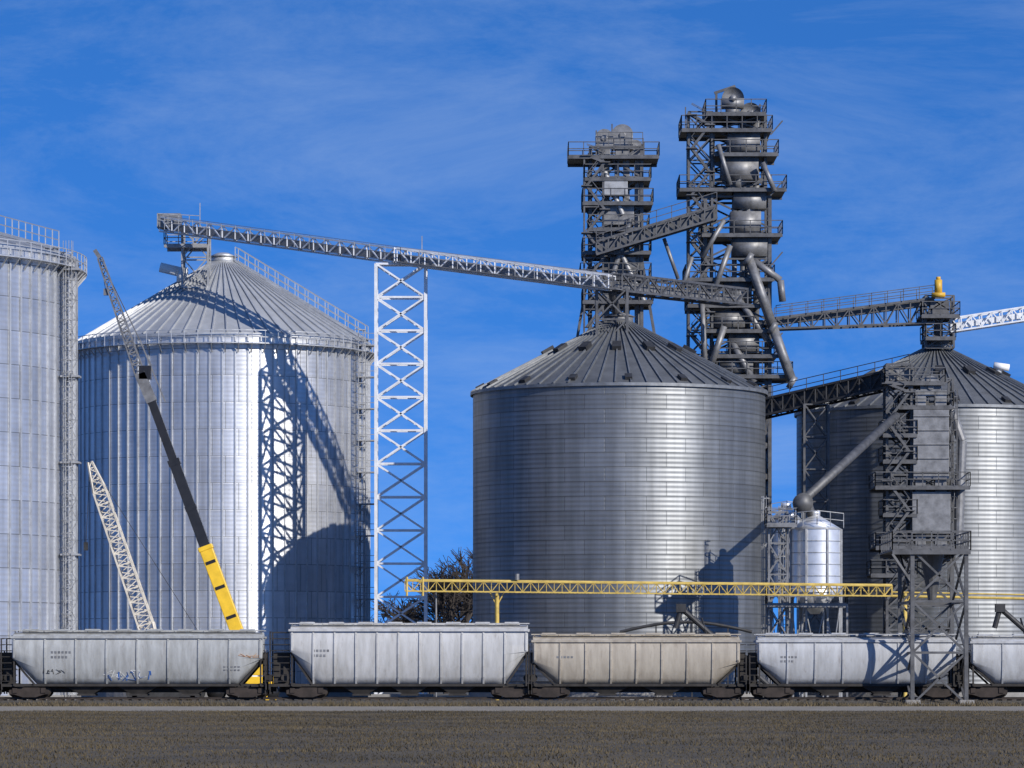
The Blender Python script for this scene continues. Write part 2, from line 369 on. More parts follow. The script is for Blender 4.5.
# ------------------------------------------------------------ elevator tower 2
Y2=345
rt=root('bucket_elevator_tower',(S(735,Y2),Y2,0))
a=MB();rr=MB();c=MB();g=MB()
ltower(a,S(736,Y2),Y2,S(768,Y2)-S(704,Y2),5,.3,Z(200,Y2),16,.3,.15,'X')
ltower(a,S(738,Y2),Y2,S(764,Y2)-S(712,Y2),4.2,Z(200,Y2),Z(118,Y2),5,.26,.14,'X')
ltower(a,S(699,Y2),Y2-1.5,2.0,2.2,.3,Z(116,Y2),24,.2,.11,'X')
for zpx,xa,xb in((134,680,770),(118,704,764),(158,712,776),(193,678,784),(238,700,780),(282,684,772),(308,686,760),(333,704,768),(358,712,776),(378,700,790)):
    platform(a,rr,S(xa,Y2),S(xb,Y2),Y2-3.3,Y2+2.6,Z(zpx,Y2))
for px in(742,755):
    c.box((S(px,Y2),Y2-1.6,(Z(400,Y2)+Z(118,Y2))/2),(.5,.6,Z(118,Y2)-Z(400,Y2)))
    c.box((S(px,Y2)-.75,Y2-1.6,(Z(400,Y2)+Z(150,Y2))/2),(.4,.6,Z(150,Y2)-Z(400,Y2)))
c.box((S(732,Y2),Y2-1.0,Z(113,Y2)),(1.2,.9,1.0))
head(c,S(732,Y2),Y2-1.0,Z(110,Y2),1.9,1.3,1.3); head(c,S(750,Y2),Y2,Z(128,Y2),1.8,1.4,2.0)
for zpx,px,w,h in((146,742,2.8,1.7),(172,738,3.2,2.0),(204,748,2.8,1.4),(226,744,2.6,1.9),(250,748,3.0,1.6),(295,736,2.4,1.7),(322,728,2.6,1.4),(345,742,2.6,1.5),(368,735,2.8,1.2)):
    c.box((S(px,Y2),Y2-1.6,Z(zpx,Y2)),(w,2.4,h)); c.tube((S(px,Y2),Y2-1.6,Z(zpx,Y2)-h/2-.9),(S(px,Y2),Y2-1.6,Z(zpx,Y2)-h/2),.3,w*.42,n=4)
def T(x1,y1,x2,y2,r,dy=-3.6,mb=None): (mb or c).tube((S(x1,Y2),Y2+dy,Z(y1,Y2)),(S(x2,Y2),Y2+dy,Z(y2,Y2)),r,n=12)
T(746,262,770,330,.42);T(770,330,789,384,.42)
T(728,250,710,300,.24);T(735,300,770,350,.28,-3.0);T(752,265,778,284,.3,-3.2);T(778,284,780,305,.3,-3.2);T(722,225,700,262,.2);T(722,330,708,372,.28);T(760,168,772,196,.22)
T(690,262,678,300,.18,-4); T(662,244,676,284,.16,-4.4); T(730,345,752,385,.3,-3.0); T(716,150,728,190,.2); T(700,300,704,384,.22,-3.4)
for (x_,y_) in ((746,262),(770,330),(789,384)): c.tube((S(x_,Y2)-.2,Y2-3.6,Z(y_,Y2)),(S(x_,Y2)+.2,Y2-3.6,Z(y_,Y2)-.25),.6,n=12)
stairs(a,S(690,Y2),S(708,Y2),Y2-2.9,Z(385,Y2),Z(120,Y2),2.0)
a.beam((S(716,Y2),Y2-.5,Z(118,Y2)),(S(716,Y2),Y2-.5,Z(93,Y2)),.2); a.beam((S(714,Y2),Y2-.5,Z(94,Y2)),(S(735,Y2),Y2-.5,Z(87,Y2)),.22)
a.beam((S(760,Y2),Y2,Z(118,Y2)),(S(760,Y2),Y2,Z(104,Y2)),.12)
a.beam((S(684,Y2),Y2-3,Z(134,Y2)),(S(684,Y2),Y2-3,Z(112,Y2)),.1)
for zz in(140,200,270,350):
    a.beam((S(768,Y2),Y2-3.3,Z(zz,Y2)),(S(780,Y2),Y2-3.3,Z(zz-14,Y2)),.12)
a.obj('frame',M_steel,rt); rr.obj('railings',M_steel,rt); c.obj('elevator_casings_and_spouts',M_steel2,rt,True)
rt=root('link_conveyor',(S(660,343),343,Z(230,343)))
a=MB(); p=Vector((S(596,340),339.6,Z(256,340))); q=Vector((S(716,340),339.6,Z(220,340)))
truss(a,p,q,1.8,1.1,10,.18,.1); a.rail([p+Vector((0,-1,1.1)),q+Vector((0,-1,1.1))],1.1,.06,1.2); a.beam(p+Vector((0,0,.5)),q+Vector((0,0,.5)),1.0,.8); a.obj('truss',M_steel,rt)
# ------------------------------------------------------------ right gallery over right silo
rt=root('gallery_conveyor',(S(860,345),345,Z(315,345)))
a=MB(); p=Vector((S(774,345),343.5,Z(331,345))); q=Vector((S(932,345),343.5,Z(325,345)))
n=13
for s in(-.9,.9):
    for i in range(n):
        A=p.lerp(q,i/n)+Vector((0,s,0)); B=p.lerp(q,(i+1)/n)+Vector((0,s,0))
        ha=.9+1.2*i/n; hb=.9+1.2*(i+1)/n
        A2=A+Vector((0,0,ha));B2=B+Vector((0,0,hb))
        a.beam(A,B,.16);a.beam(A2,B2,.2);a.beam(A,A2,.1);a.beam(A,B2,.09) if i%2 else a.beam(A2,B,.09)
    a.rail([p+Vector((0,s*1.3,.95)),q+Vector((0,s*1.3,2.2))],1.0,.06,1.3)
a.beam(p+Vector((0,0,.7)),q+Vector((0,0,1.9)),.8,.7)
a.obj('truss_dark',M_steel,rt)
a=MB(); p2=Vector((S(948,345),343.5,Z(334,345))); q2=Vector((S(1090,345),343.5,Z(312,345)))
truss(a,p2,q2,1.7,1.15,14,.13,.09); a.beam(p2+Vector((0,0,.5)),q2+Vector((0,0,.5)),.6,.5); a.obj('truss_light',M_white,rt)
a=MB(); ltower(a,S(937,345),344,2.4,2.4,Z(350,345),Z(298,345),3,.18,.1); platform(a,a,S(918,345),S(956,345),342,346.4,Z(318,345)); platform(a,a,S(922,345),S(952,345),342,346.4,Z(340,345))
a.box((S(937,345),343.5,Z(310,345)),(1.6,1.5,1.2)); a.tube((S(937,345),344,Z(345,345)),(S(937,345),344,Z(318,345)),.4,n=12)
a.obj('headframe',M_steel,rt)
a=MB(); a.tube((S(935,345),342.3,Z(297,345)),(S(935,345),342.3,Z(283,345)),.33,n=14); a.box((S(935,345),342.3,Z(298,345)),(1.1,.9,.35)); a.tube((S(935,345),342.3,Z(283,345)),(S(935,345),342.3,Z(280,345)),.2,n=10); a.obj('drive_motor',M_motor,rt,True)
a=MB(); p=onR(math.radians(-35),.55); a.tube(p+Vector((0,0,.2)),p+Vector((0,0,.9)),.35,n=12); a.tube(p+Vector((-.4,-.3,.8)),p+Vector((.9,-.3,.6)),.3,n=12); a.obj('roof_fan',M_whitep,r4,True)
# ------------------------------------------------------------ elevator tower in front of right silo
YT=327
rt=root('bucket_elevator_tower',(S(925,YT),YT,0))
a=MB();rr=MB();c=MB();g=MB()
platform(a,rr,S(872,YT),S(964,YT),YT-3.4,YT+2.6,Z(548,YT)); platform(a,rr,S(872,YT),S(966,YT),YT-3,YT+2.6,Z(488,YT)); 
platform(a,rr,S(896,YT),S(950,YT),YT-2.4,YT+2,Z(408,YT)); platform(a,rr,S(882,YT),S(942,YT),YT-2.4,YT+2,Z(384,YT))
for zp in(436,462,515): platform(a,rr,S(880,YT),S(914,YT),YT-2.6,YT+1,Z(zp,YT))
platform(a,rr,S(868,YT),S(914,YT),YT-2.6,YT+1,Z(575,YT))
ltower(a,S(897,YT),YT-.8,2.0,2.4,.2,Z(366,YT),15,.22,.13,'X'); ltower(a,S(930,YT),YT,3.4,3,.2,Z(380,YT),14,.2,.11,'Z')
stairs(a,S(884,YT),S(906,YT),YT-2.6,Z(600,YT),Z(386,YT),2.4,.6)
ladder(a,S(949,YT),YT-2,Z(548,YT),Z(400,YT),.3,(1,-.3))
g.box((S(918,YT),YT-1.6,(Z(392,YT)+Z(560,YT))/2),(.85,.9,Z(392,YT)-Z(560,YT))); g.box((S(938,YT),YT-1.6,(Z(392,YT)+Z(560,YT))/2),(.95,.9,Z(392,YT)-Z(560,YT)))
g.box((S(928,YT),YT-1.5,Z(514,YT)),(3.1,2.2,3.4)); g.box((S(928,YT),YT-1.5,Z(446,YT)),(2.9,2.0,5.6)); head(c,S(928,YT),YT-1.4,Z(398,YT),1.7,1.3,1.3)
for k in range(5): g.box((S(928,YT),YT-2.55,Z(418+k*14,YT)),(2.95,.1,.12))
c.box((S(898,YT),YT-.8,Z(376,YT)),(2.2,1.6,1.0))
c.tube((S(948,YT),YT-1.4,Z(408,YT)),(S(960,YT),YT-1.4,Z(442,YT)),.42,n=12);c.tube((S(960,YT),YT-1.4,Z(442,YT)),(S(956,YT),YT-1.4,Z(545,YT)),.42,n=12)
a.obj('frame',M_steel,rt); rr.obj('railings',M_steel,rt); c.obj('elevator_head_and_spout',M_steel2,rt,bevel=.03); g.obj('elevator_casings',M_steel2,rt,bevel=.03)
YG=250
rt=root('railcar_loading_frame',(S(932,YG),YG,0))
a=MB(); xl,xr=S(906,YG),S(959,YG)
ltower(a,(xl+xr)/2,YG,xr-xl,8.0,.1,Z(552,YG),3,.24,.13,'X')
platform(a,a,S(886,YG),S(963,YG),YG-4.2,YG+4.2,Z(552,YG))
a.beam((S(886,YG),YG-4.2,Z(556,YG)),(xl,YG-4.0,Z(585,YG)),.14)
a.tube((S(932,YG),YG,Z(600,YG)),(S(932,YG),YG,Z(550,YG)),.25,.8,n=12)
a.obj('frame',M_steel,rt)
a=MB()
for x in(xl,xr):
    for y in(YG-4,YG+4): a.box((x,y,.1),(.9,.9,.5))
a.obj('footings',M_conc,rt)
rt=root('enclosed_conveyor',(S(835,331),331,Z(388,331)))
a=MB(); p=Vector((S(755,334),334,Z(419,334))); q=Vector((S(908,328),328,Z(384,328)))
a.beam(p+Vector((0,0,.7)),q+Vector((0,0,.7)),1.5,1.15); truss(a,p,q,2.0,1.35,14,.18,.1)
a.rail([p+Vector((0,-1.2,1.35)),q+Vector((0,-1.2,1.35))],1.0,.06,1.4)
a.obj('truss',M_dark,rt)
a=MB(); m=p.lerp(q,.4); ltower(a,m.x,m.y,2.0,2.0,.2,m.z,9,.18,.11,'X'); a.obj('support_bent',M_steel,rt)
# ------------------------------------------------------------ small hopper bins
YB=303
def hbin(px,R,Y,ytop,yeave,ybot,yc):
    rt=root('hopper_bin',(S(px,Y),Y,0)); x=S(px,Y)
    b=MB(); n=36
    b.tube((x,Y,Z(ybot,Y)),(x,Y,Z(yeave,Y)),R,n=n,cap=False); b.tube((x,Y,Z(yc,Y)),(x,Y,Z(ybot,Y)),.35,R,n=n); b.tube((x,Y,Z(yeave,Y)),(x,Y,Z(ytop,Y)),R+.06,.4,n=n); b.tube((x,Y,Z(ytop,Y)),(x,Y,Z(ytop,Y)+.4),.4,n=16)
    b.obj('tank',M_tank,rt,True)
    b=MB()
    for k in range(1,5): b.ring(x,Y,R+.02,Z(ybot,Y)+(Z(yeave,Y)-Z(ybot,Y))*k/5,.05,.06,n=36)
    for i in range(8):
        t=2*math.pi*(i+.5)/8; c_,s_=math.cos(t)*(R+.05),math.sin(t)*(R+.05)
        b.beam((x+c_,Y+s_,.1),(x+c_,Y+s_,Z(yeave,Y)),.14)
        t2=2*math.pi*(i+1.5)/8; d_,e_=math.cos(t2)*(R+.05),math.sin(t2)*(R+.05)
        b.beam((x+c_,Y+s_,.1+.4),(x+d_,Y+e_,Z(ybot,Y)-.4),.07); b.beam((x+c_,Y+s_,Z(ybot,Y)-.4),(x+d_,Y+e_,Z(ybot,Y)-.4),.1);b.beam((x+c_,Y+s_,2.6),(x+d_,Y+e_,2.6),.09)
    b.rail([(x-R,Y-R*.7,Z(yeave,Y)+.1),(x,Y-R,Z(yeave,Y)+.3),(x+R,Y-R*.7,Z(yeave,Y)+.1)],1.1,.05,.8)
    ladder(b,x-R-.3,Y-.5,.5,Z(yeave,Y)+1,.3,(-1,-.5))
    b.obj('frame',M_light,rt)
hbin(815,2.05,YB,516,530,588,614); hbin(786,1.15,YB+2.5,508,520,585,606)
rt=root('grain_spout',(S(850,315),315,Z(460,315)))
a=MB(); a.tube((S(896,322),322,Z(416,322)),(S(806,303),303,Z(498,303)),.34,n=14); a.tube((S(806,303),303,Z(498,303)),(S(812,303),303,Z(516,303)),.34,n=14); a.tube((S(803,302),301.6,Z(503,302)),(S(803,302),302.8,Z(503,302)),.75,n=16); a.obj('pipe',M_steel,rt,True)
rt=root('catwalk_frame',(S(800,300),300,0))
a=MB(); ltower(a,S(778,300),300.5,1.4,1.6,.1,Z(512,300),6,.14,.09,'X'); platform(a,a,S(766,300),S(846,300),299,300.6,Z(604,300)); platform(a,a,S(766,300),S(796,300),299,301.6,Z(524,300))
a.beam((S(846,300),299,.1),(S(846,300),299,Z(604,300)),.15)
a.obj('frame',M_steel2,rt)
# ------------------------------------------------------------ yellow pipe bridge
YP=297
rt=root('yellow_pipe_bridge',(S(497,YP),YP,0))
a=MB(); p=Vector((S(405,YP),YP,Z(591,YP))); q=Vector((S(1100,YP),YP,Z(600,YP)))
pm=Vector((S(892,YP),YP,Z(596,YP)))
truss(a,p,pm,.7,.75,62,.10,.045)
a.tube(p+Vector((0,0,.8)),pm+Vector((0,0,.8)),.10,n=8); a.tube(pm,q,.10,n=8); a.tube(pm+Vector((0,.5,.3)),q+Vector((0,.5,.3)),.06,n=8)
for px in(497,905,1060):
    x=S(px,YP); a.tube((x,YP,0),(x,YP,Z(594,YP)),.16,n=12); a.beam((x,YP-.6,Z(594,YP)-.05),(x,YP+.6,Z(594,YP)-.05),.18); a.beam((x-.5,YP,Z(593,YP)),(x,YP,Z(606,YP)),.08); a.beam((x+.5,YP,Z(593,YP)),(x,YP,Z(606,YP)),.08)
for px in(407,423): a.tube((S(px,YP),YP-.35,Z(596,YP)),(S(px,YP),YP-.35,Z(577,YP)),.08,n=8)
a.obj('bridge',M_yel2,rt)
a=MB(); a.tube((S(517,YP),YP-.3,Z(580,YP)),(S(517,YP),YP-.3,Z(574,YP)),.18,n=10); a.tube((S(436,YP),YP+.3,.2),(S(436,YP),YP+.3,Z(590,YP)),.07,n=8); a.obj('valve',M_steel2,rt)
# ------------------------------------------------------------ cranes
def latboom(mb,p,q,w0,w1,n,t=.09,tb=.05):
    p=Vector(p);q=Vector(q);a_=(q-p).normalized(); u=Vector((0,1,0)); s=a_.cross(u).normalized()
    def c(f,i,j): w=(w0+(w1-w0)*f)/2; return p.lerp(q,f)+s*i*w+u*j*w
    cs=[(-1,-1),(1,-1),(1,1),(-1,1)]
    for i,j in cs: mb.beam(c(0,i,j),c(1,i,j),t)
    for k in range(n):
        for m_ in range(4):
            A=cs[m_];B=cs[(m_+1)%4]; mb.beam(c(k/n,*A),c((k+1)/n,*B) if k%2 else c(k/n,*B),tb); mb.beam(c(k/n,*B),c((k+1)/n,*A),tb) if k%2==0 else None
YK=300
rt=root('mobile_crane',(S(240,YK),YK,0))
base=W(246,655,YK); j1=W(205,546,YK); j2=W(152,402,YK); j3=W(140,374,YK); tip=W(100,258,YK)
a=MB(); a.beam(base,j1,1.0,1.0,up=(0,1,0)); a.beam(j1-(j1-base).normalized()*.35,j1,1.12,1.12,up=(0,1,0))
bx=S(234,YK)
a.box((bx,YK,1.5),(8.0,2.6,.6)); a.box((bx+.6,YK,2.5),(3.0,2.5,1.2)); a.box((bx-5.0,YK,1.7),(1.6,2.4,1.6))
for sx in(-3.4,2.6):
    for sy in(-1,1): a.beam((bx+sx,YK,1.3),(bx+sx,YK+sy*3.2,1.3),.3); a.beam((bx+sx,YK+sy*3.2,1.4),(bx+sx,YK+sy*3.2,.1),.2); a.box((bx+sx,YK+sy*3.2,.08),(.8,.8,.12))
a.obj('carrier_and_base_boom',M_yel,rt,bevel=.05)
a=MB()
bd=(j1-base).normalized(); nrm=Vector((0,1,0)).cross(bd)
for f in(.35,.62,.85): a.beam(base.lerp(j1,f)-bd*.12+Vector((0,-.52,0)),base.lerp(j1,f)+bd*.12+Vector((0,-.52,0)),.75,.03,up=(0,1,0))
a.beam(j1,j1.lerp(j2,.6),.78,.8,up=(0,1,0)); a.beam(j1.lerp(j2,.58),j2,.62,.66,up=(0,1,0)); a.beam(j1.lerp(j2,.56),j1.lerp(j2,.6),.9,.9,up=(0,1,0)); a.beam(j1.lerp(j2,.25),j1.lerp(j2,.28),.86,.88,up=(0,1,0)); a.box(tuple(j3+Vector((.4,0,.1))),(.9,.8,1.0))
a.obj('telescopic_boom',M_black,rt)
a=MB(); a.beam(j2,j3,.8,.8); latboom(a,j3,tip,.7,.35,22,.1,.06); a.beam(tip,tip+Vector((-.4,0,.6)),.3)
a.beam(j3+Vector((.9,0,.6)),tip,.05); a.beam(tip,W(106,292,YK),.04); a.box(tuple(W(106,292,YK)),(.35,.3,.5)); a.beam(j2+Vector((1,0,0)),W(140,340,YK),.1); a.beam(W(140,340,YK),tip,.05)
a.obj('jib',M_steel2,rt)
a=MB()
for i in range(4):
    for sy in(-1.15,1.15):
        x=bx-3.0+i*1.7+(.6 if i>1 else 0); a.tube((x,YK+sy-.2,.65),(x,YK+sy+.2,.65),.65,n=20)
a.obj('wheels',M_black,rt,True)
a=MB(); a.box((bx-5.1,YK,2.1),(1.3,2.44,.6)); a.box((bx-1.9,YK-1.0,2.5),(1.4,.8,1.3)); a.obj('cab_glass',M_glass,rt)
YW=294
rt=root('lattice_boom_crane',(S(156,YW),YW,0))
a=MB(); p=W(158,660,YW); q=W(90,462,YW); k=p.lerp(q,.18); latboom(a,p,k,.5,1.15,5,.12,.07); latboom(a,k,p.lerp(q,.85),1.1,.95,22,.12,.07); latboom(a,p.lerp(q,.85),q,.95,.3,5,.12,.07)
a.obj('lattice_boom',M_cream,rt)
a=MB(); a.beam(q,p+Vector((3,.3,2)),.04); a.beam(q,q+Vector((-.3,0,-6)),.04); a.box(tuple(q+Vector((-.3,0,-6.2))),(.3,.3,.6)); a.obj('cables',M_dark,rt)
a=MB(); X0=S(166,YW); a.box((X0,YW,2.1),(5,3,1.8)); a.box((X0-1.6,YW-1.3,2.3),(1.5,1.0,2.0)); a.obj('house',M_red,rt,bevel=.06)
a=MB()
for s in(-1.7,1.7):
    a.box((X0,YW+s,.6),(4.6,.8,.9)); a.tube((X0-2.3,YW+s-.4,.6),(X0-2.3,YW+s+.4,.6),.45,n=16); a.tube((X0+2.3,YW+s-.4,.6),(X0+2.3,YW+s+.4,.6),.45,n=16)
a.obj('crawler_tracks',M_dark,rt)
# ------------------------------------------------------------ portable augers
def auger(px,Y,dirn):
    rt=root('portable_auger',(S(px,Y),Y,0)); x=S(px,Y); a=MB()
    top=Vector((x,Y,Z(608,Y))); a.tube((x+dirn*7,Y,.6),top,.2,n=10); a.tube(top,(x-dirn*.4,Y,Z(628,Y)),.2,n=10); a.box(tuple(top),(.7,.6,.6))
    a.beam((x+dirn*3,Y-1,.5),(x+dirn*1.5,Y,Z(618,Y)),.1);a.beam((x+dirn*3,Y+1,.5),(x+dirn*1.5,Y,Z(618,Y)),.1)
    a.tube((x+dirn*3,Y-1.1,.4),(x+dirn*3,Y-.9,.4),.4,n=14);a.tube((x+dirn*3,Y+.9,.4),(x+dirn*3,Y+1.1,.4),.4,n=14); a.box((x+dirn*7,Y,.5),(1.4,1.2,.7)); a.obj('auger',M_dark,rt)
auger(681,290,1); auger(1000,292,1)
rt=root('unloading_duct',(S(690,298),298,0)); a=MB()
pts=[W(620+ i*12,632-10*math.sin(math.pi*i/11),299) for i in range(12)]
for p,q in zip(pts[:-1],pts[1:]): a.tube(p,q,.12,n=8)
for p in pts[::3]: a.beam(p,(p.x,p.y,0),.1)
a.obj('duct',M_dark,rt)
# ------------------------------------------------------------ track
rt=root('railway_track',(0,250,0))
a=MB(); X=120
a.add([(-X,246.6,.012),(X,246.6,.012),(X,248.2,.3),(-X,248.2,.3),(-X,251.8,.3),(X,251.8,.3),(X,253.4,.012),(-X,253.4,.012)],[(0,1,2,3),(3,2,5,4),(4,5,6,7)])
M_ball=paint('ballast',(.12,.108,.09),.95,0,.3,6,None,1.0); a.obj('ballast',M_ball,rt)
a=MB()
for i in range(380): a.box((-114+i*.6,250,.3),(.23,2.6,.12))
a.obj('ties',M_wood,rt)
a=MB()
for y in(249.25,250.75): a.beam((-X,y,.38),(X,y,.38),.14,.03); a.beam((-X,y,.43),(X,y,.43),.03,.1); a.beam((-X,y,.49),(X,y,.49),.07,.04)
a.obj('rails',M_rust,rt)
# ------------------------------------------------------------ hopper cars
def secn(zt):
    zb=1.32; h=zt-zb
    return [(1.12,zb),(1.34,zb+.12*h),(1.49,zb+.3*h),(1.57,zb+.5*h),(1.55,zb+.68*h),(1.46,zb+.83*h),(1.28,zb+.92*h),(.75,zb+.975*h),(0,zt)]
def side_y(z,zt):
    s=secn(zt)
    for (y0,z0),(y1,z1) in zip(s[:-1],s[1:]):
        if z0<=z<=z1: return y0+(y1-y0)*(z-z0)/(z1-z0)
    return 1.3
M_und=paint('underframe',(.038,.034,.031),.85,.1,.3)
def hopper(px0,px1,zt,mat,bays,platL=1.0,platR=1.0,ribs=9,flat=False):
    x0=S(px0,248.4);x1=S(px1,248.4); L=x1-x0; xc=(x0+x1)/2; yc=250
    rt=root('hopper_railcar',(xc,yc,0))
    sec=secn(zt); full=[(y,z) for y,z in sec]+[(-y,z) for y,z in sec[-2::-1]]
    b=MB(); sl=1.5
    st=[(x0,zt-1.6),(x0+.02,zt-1.65),(x0+sl,1.32),(x0+sl+.5,1.32),(x1-sl-.5,1.32),(x1-sl,1.32),(x1-.02,zt-1.65),(x1,zt-1.6)]
    vs=[]; m=len(full)
    for x,zm in st:
        for y,z in full: vs.append((x,yc+y,max(z,zm)))
    fs=[]
    for k in range(len(st)-1):
        for i in range(m):
            j=(i+1)%m; fs.append((k*m+i,(k+1)*m+i,(k+1)*m+j,k*m+j))
    fs.append(tuple(range(m))); fs.append(tuple(range((len(st)-1)*m+m-1,(len(st)-1)*m-1,-1)))
    b.add(vs,fs); b.obj('body',mat,rt,True)
    b=MB()
    for i in range(ribs):
        x=x0+.12+(L-.24)*i/(ribs-1)
        pr=[(y,z) for y,z in sec if z<zt-.15]
        zmin=1.32
        if i in(0,ribs-1): zmin=zt-1.6
        for s in(-1,1):
            for (ya,za),(yb,zb) in zip(pr[:-1],pr[1:]):
                if zb<=zmin: continue
                b.beam((x,yc+s*(ya+.02),max(za,zmin)),(x,yc+s*(yb+.02),zb),.1,.09,up=(0,s,0))
    for s in(-1,1):
        b.beam((x0-.1,yc+s*1.5,zt-.33),(x1+.1,yc+s*1.5,zt-.33),.08,.14)
        b.beam((x0-.1,yc+s*.75,zt+.1),(x1+.1,yc+s*.75,zt+.1),.45,.05)
        for i in range(ribs*2):
            x=x0+.1+(L-.2)*i/(ribs*2-1); b.beam((x,yc+s*.6,zt-.1),(x,yc+s*.95,zt+.08),.05)
    b.box((xc,yc,zt+.05),(L-1,.7,.14))
    n=bays*2+2
    for i in range(n): b.box((x0+1+(L-2)*i/(n-1),yc,zt+.15),(.9,.85,.1))
    b.obj('ribs_and_roof_hatches',mat,rt)
    b=MB(); hx0=x0+2.9; hx1=x1-2.9; bl=(hx1-hx0)/bays
    for i in range(bays):
        a0=hx0+bl*i+.05;a1=a0+bl-.1; c0=(a0+a1)/2
        v=[(a0,yc-1.1,1.35),(a1,yc-1.1,1.35),(a1,yc+1.1,1.35),(a0,yc+1.1,1.35),(c0-.45,yc-.8,.72),(c0+.45,yc-.8,.72),(c0+.45,yc+.8,.72),(c0-.45,yc+.8,.72)]
        b.add(v,[(0,1,5,4),(1,2,6,5),(2,3,7,6),(3,0,4,7),(4,5,6,7)]); b.box((c0,yc,.66),(1.1,1.9,.12))
    b.obj('hopper_bays',M_und,rt)
    b=MB(); 
    b.box((xc,yc,1.05),(L+platL+platR,.5,.5))
    for s in(-1,1): b.beam((x0-platL,yc+s*1.16,1.26),(x1+platR,yc+s*1.16,1.26),.1,.16)
    for xe,s,pl in((x0,-1,platL),(x1,1,platR)):
        b.box((xe+s*(pl/2-.3),yc,1.22),(pl+.8,2.6,.12)); b.box((xe+s*pl,yc,1.15),(.2,2.9,.35)); b.beam((xe+s*pl,yc,1.0),(xe+s*(pl+.5),yc,1.0),.3)
        b.box((xe+s*pl*.45,yc+.2,2.3),(pl*.7,1.7,2.0))
        for yy in(-1.35,1.35):
            b.beam((xe+s*(pl-.1),yc+yy,1.2),(xe+s*(pl-.1),yc+yy,zt-.4 if pl>.7 else zt-1.2),.08)
            b.beam((xe-s*1.35,yc+yy*.9,1.3),(xe+s*.0,yc+yy*.9,zt-1.7),.12); b.beam((xe-s*.1,yc+yy,1.2),(xe-s*.1,yc+yy,zt-1.6),.1)
            z=1.5
            while z<zt-.3: b.beam((xe+s*.05,yc+yy*1.02,z),(xe+s*(pl-.1),yc+yy*1.02,z),.045); z+=.38
            b.beam((xe+s*(pl-.1),yc+yy,.7),(xe+s*(pl-.1),yc+yy,1.2),.07)
        b.tube((xe+s*.35,yc-.9,1.7),(xe+s*.35,yc+.1,1.7),.25,n=12)
    b.obj('end_platforms_and_ladders',M_und,rt)
    b=MB(); w=MB()
    for xb in(x0+1.0,x1-1.0):
        for yy in(-1.02,1.02):
            v=[(xb-1.25,.62),(xb-1.25,.86),(xb-.5,1.05),(xb+.5,1.05),(xb+1.25,.86),(xb+1.25,.62),(xb+.95,.6),(xb+.4,.42),(xb-.4,.42),(xb-.95,.6)]
            nn=len(v); vs=[(x,yc+yy-.09,z+.08) for x,z in v]+[(x,yc+yy+.09,z+.08) for x,z in v]
            b.add(vs,[tuple(range(nn)),tuple(range(2*nn-1,nn-1,-1))]+[(i,nn+i,nn+(i+1)%nn,(i+1)%nn) for i in range(nn)])
            for k in(-.88,.88): b.box((xb+k,yc+yy,.93),(.3,.3,.32))
        b.box((xb,yc,.85),(.4,2.2,.3))
        for k in(-.88,.88):
            for yy in(-.75,.75):
                w.tube((xb+k,yc+yy-.07,.92),(xb+k,yc+yy+.07,.92),.42,n=24); w.tube((xb+k,yc+yy*.93-.02,.92),(xb+k,yc+yy*.93+.02,.92),.46,n=24)
            w.tube((xb+k,yc-1,.92),(xb+k,yc+1,.92),.09,n=8)
    b.obj('bogie_frames',M_rust,rt); w.obj('wheels',M_wheel,rt,True)
    return rt,x0,x1,zt
RU=(.14,.10,.07)
def carpaint(name,col,dirt): return paint(name,col,.55,0,.12,1.2,dirt,.05,True,RU)
C1=carpaint('car_paint_grey',(.37,.38,.375),(.22,.22,.21)); C2=carpaint('car_paint_light_grey',(.47,.47,.465),(.33,.325,.31)); C3=carpaint('car_paint_beige',(.39,.35,.285),(.26,.225,.18)); C4=carpaint('car_paint_pale',(.42,.43,.44),(.29,.29,.29))
rc1=hopper(12,262,4.56,C1,3,.8,.3,9)
rc2=hopper(290,528,5.0,C2,3,1.35,.15,12)
rc3=hopper(533,740,4.32,C3,2,.2,.5,9)
rc4=hopper(758,956,4.32,C4,2,.6,.3,8)
hopper(972,1180,4.25,C4,2,.6,.3,8)
hopper(-250,-8,4.6,C1,3,.5,.5,9)
def strokes(mat,name,px0,px1,z0,z1,n,zt,w=.05,seed=1):
    rnd=random.Random(seed); b=MB(); x0=S(px0,248.4);x1=S(px1,248.4)
    def P(x,z): return (x,250-side_y(z,zt)-.012,z)
    for i in range(n):
        x=x0+(x1-x0)*i/n; pr=None
        for k in range(5):
            q=(x+rnd.uniform(-.1,(x1-x0)/n+.1),rnd.uniform(z0,z1))
            if pr:
                A,B=pr,q
                for f in range(4):
                    b.beam(P(A[0]+(B[0]-A[0])*f/4,A[1]+(B[1]-A[1])*f/4),P(A[0]+(B[0]-A[0])*(f+1)/4,A[1]+(B[1]-A[1])*(f+1)/4),w,.012)
            pr=q
    b.obj(name,mat,rc1[0])
strokes(M_blue,'graffiti_blue',106,150,1.5,2.15,6,4.56,.08,3); strokes(M_whitep,'graffiti_white',104,146,1.6,2.2,5,4.56,.04,5)
strokes(M_dark,'graffiti_tag',44,64,1.9,2.25,5,4.56,.045,8); strokes(M_orange,'graffiti_orange',240,262,2.95,3.25,2,4.56,.05,9)
def plates(rtc,x0,x1,zt,items):
    b=MB()
    for fx,z,w,h in items:
        x=x0+(x1-x0)*fx; n=max(1,int(w/.22))
        for i in range(n): b.box((x+i*.22,250-side_y(z,zt)-.015,z),(.13,.012,h))
    b.obj('reporting_marks',M_steel2,rtc)
plates(*rc1,[(.16,3.3,1.4,.14),(.16,3.0,1.2,.14),(.85,2.4,1.3,.08),(.85,2.2,1.1,.08)])
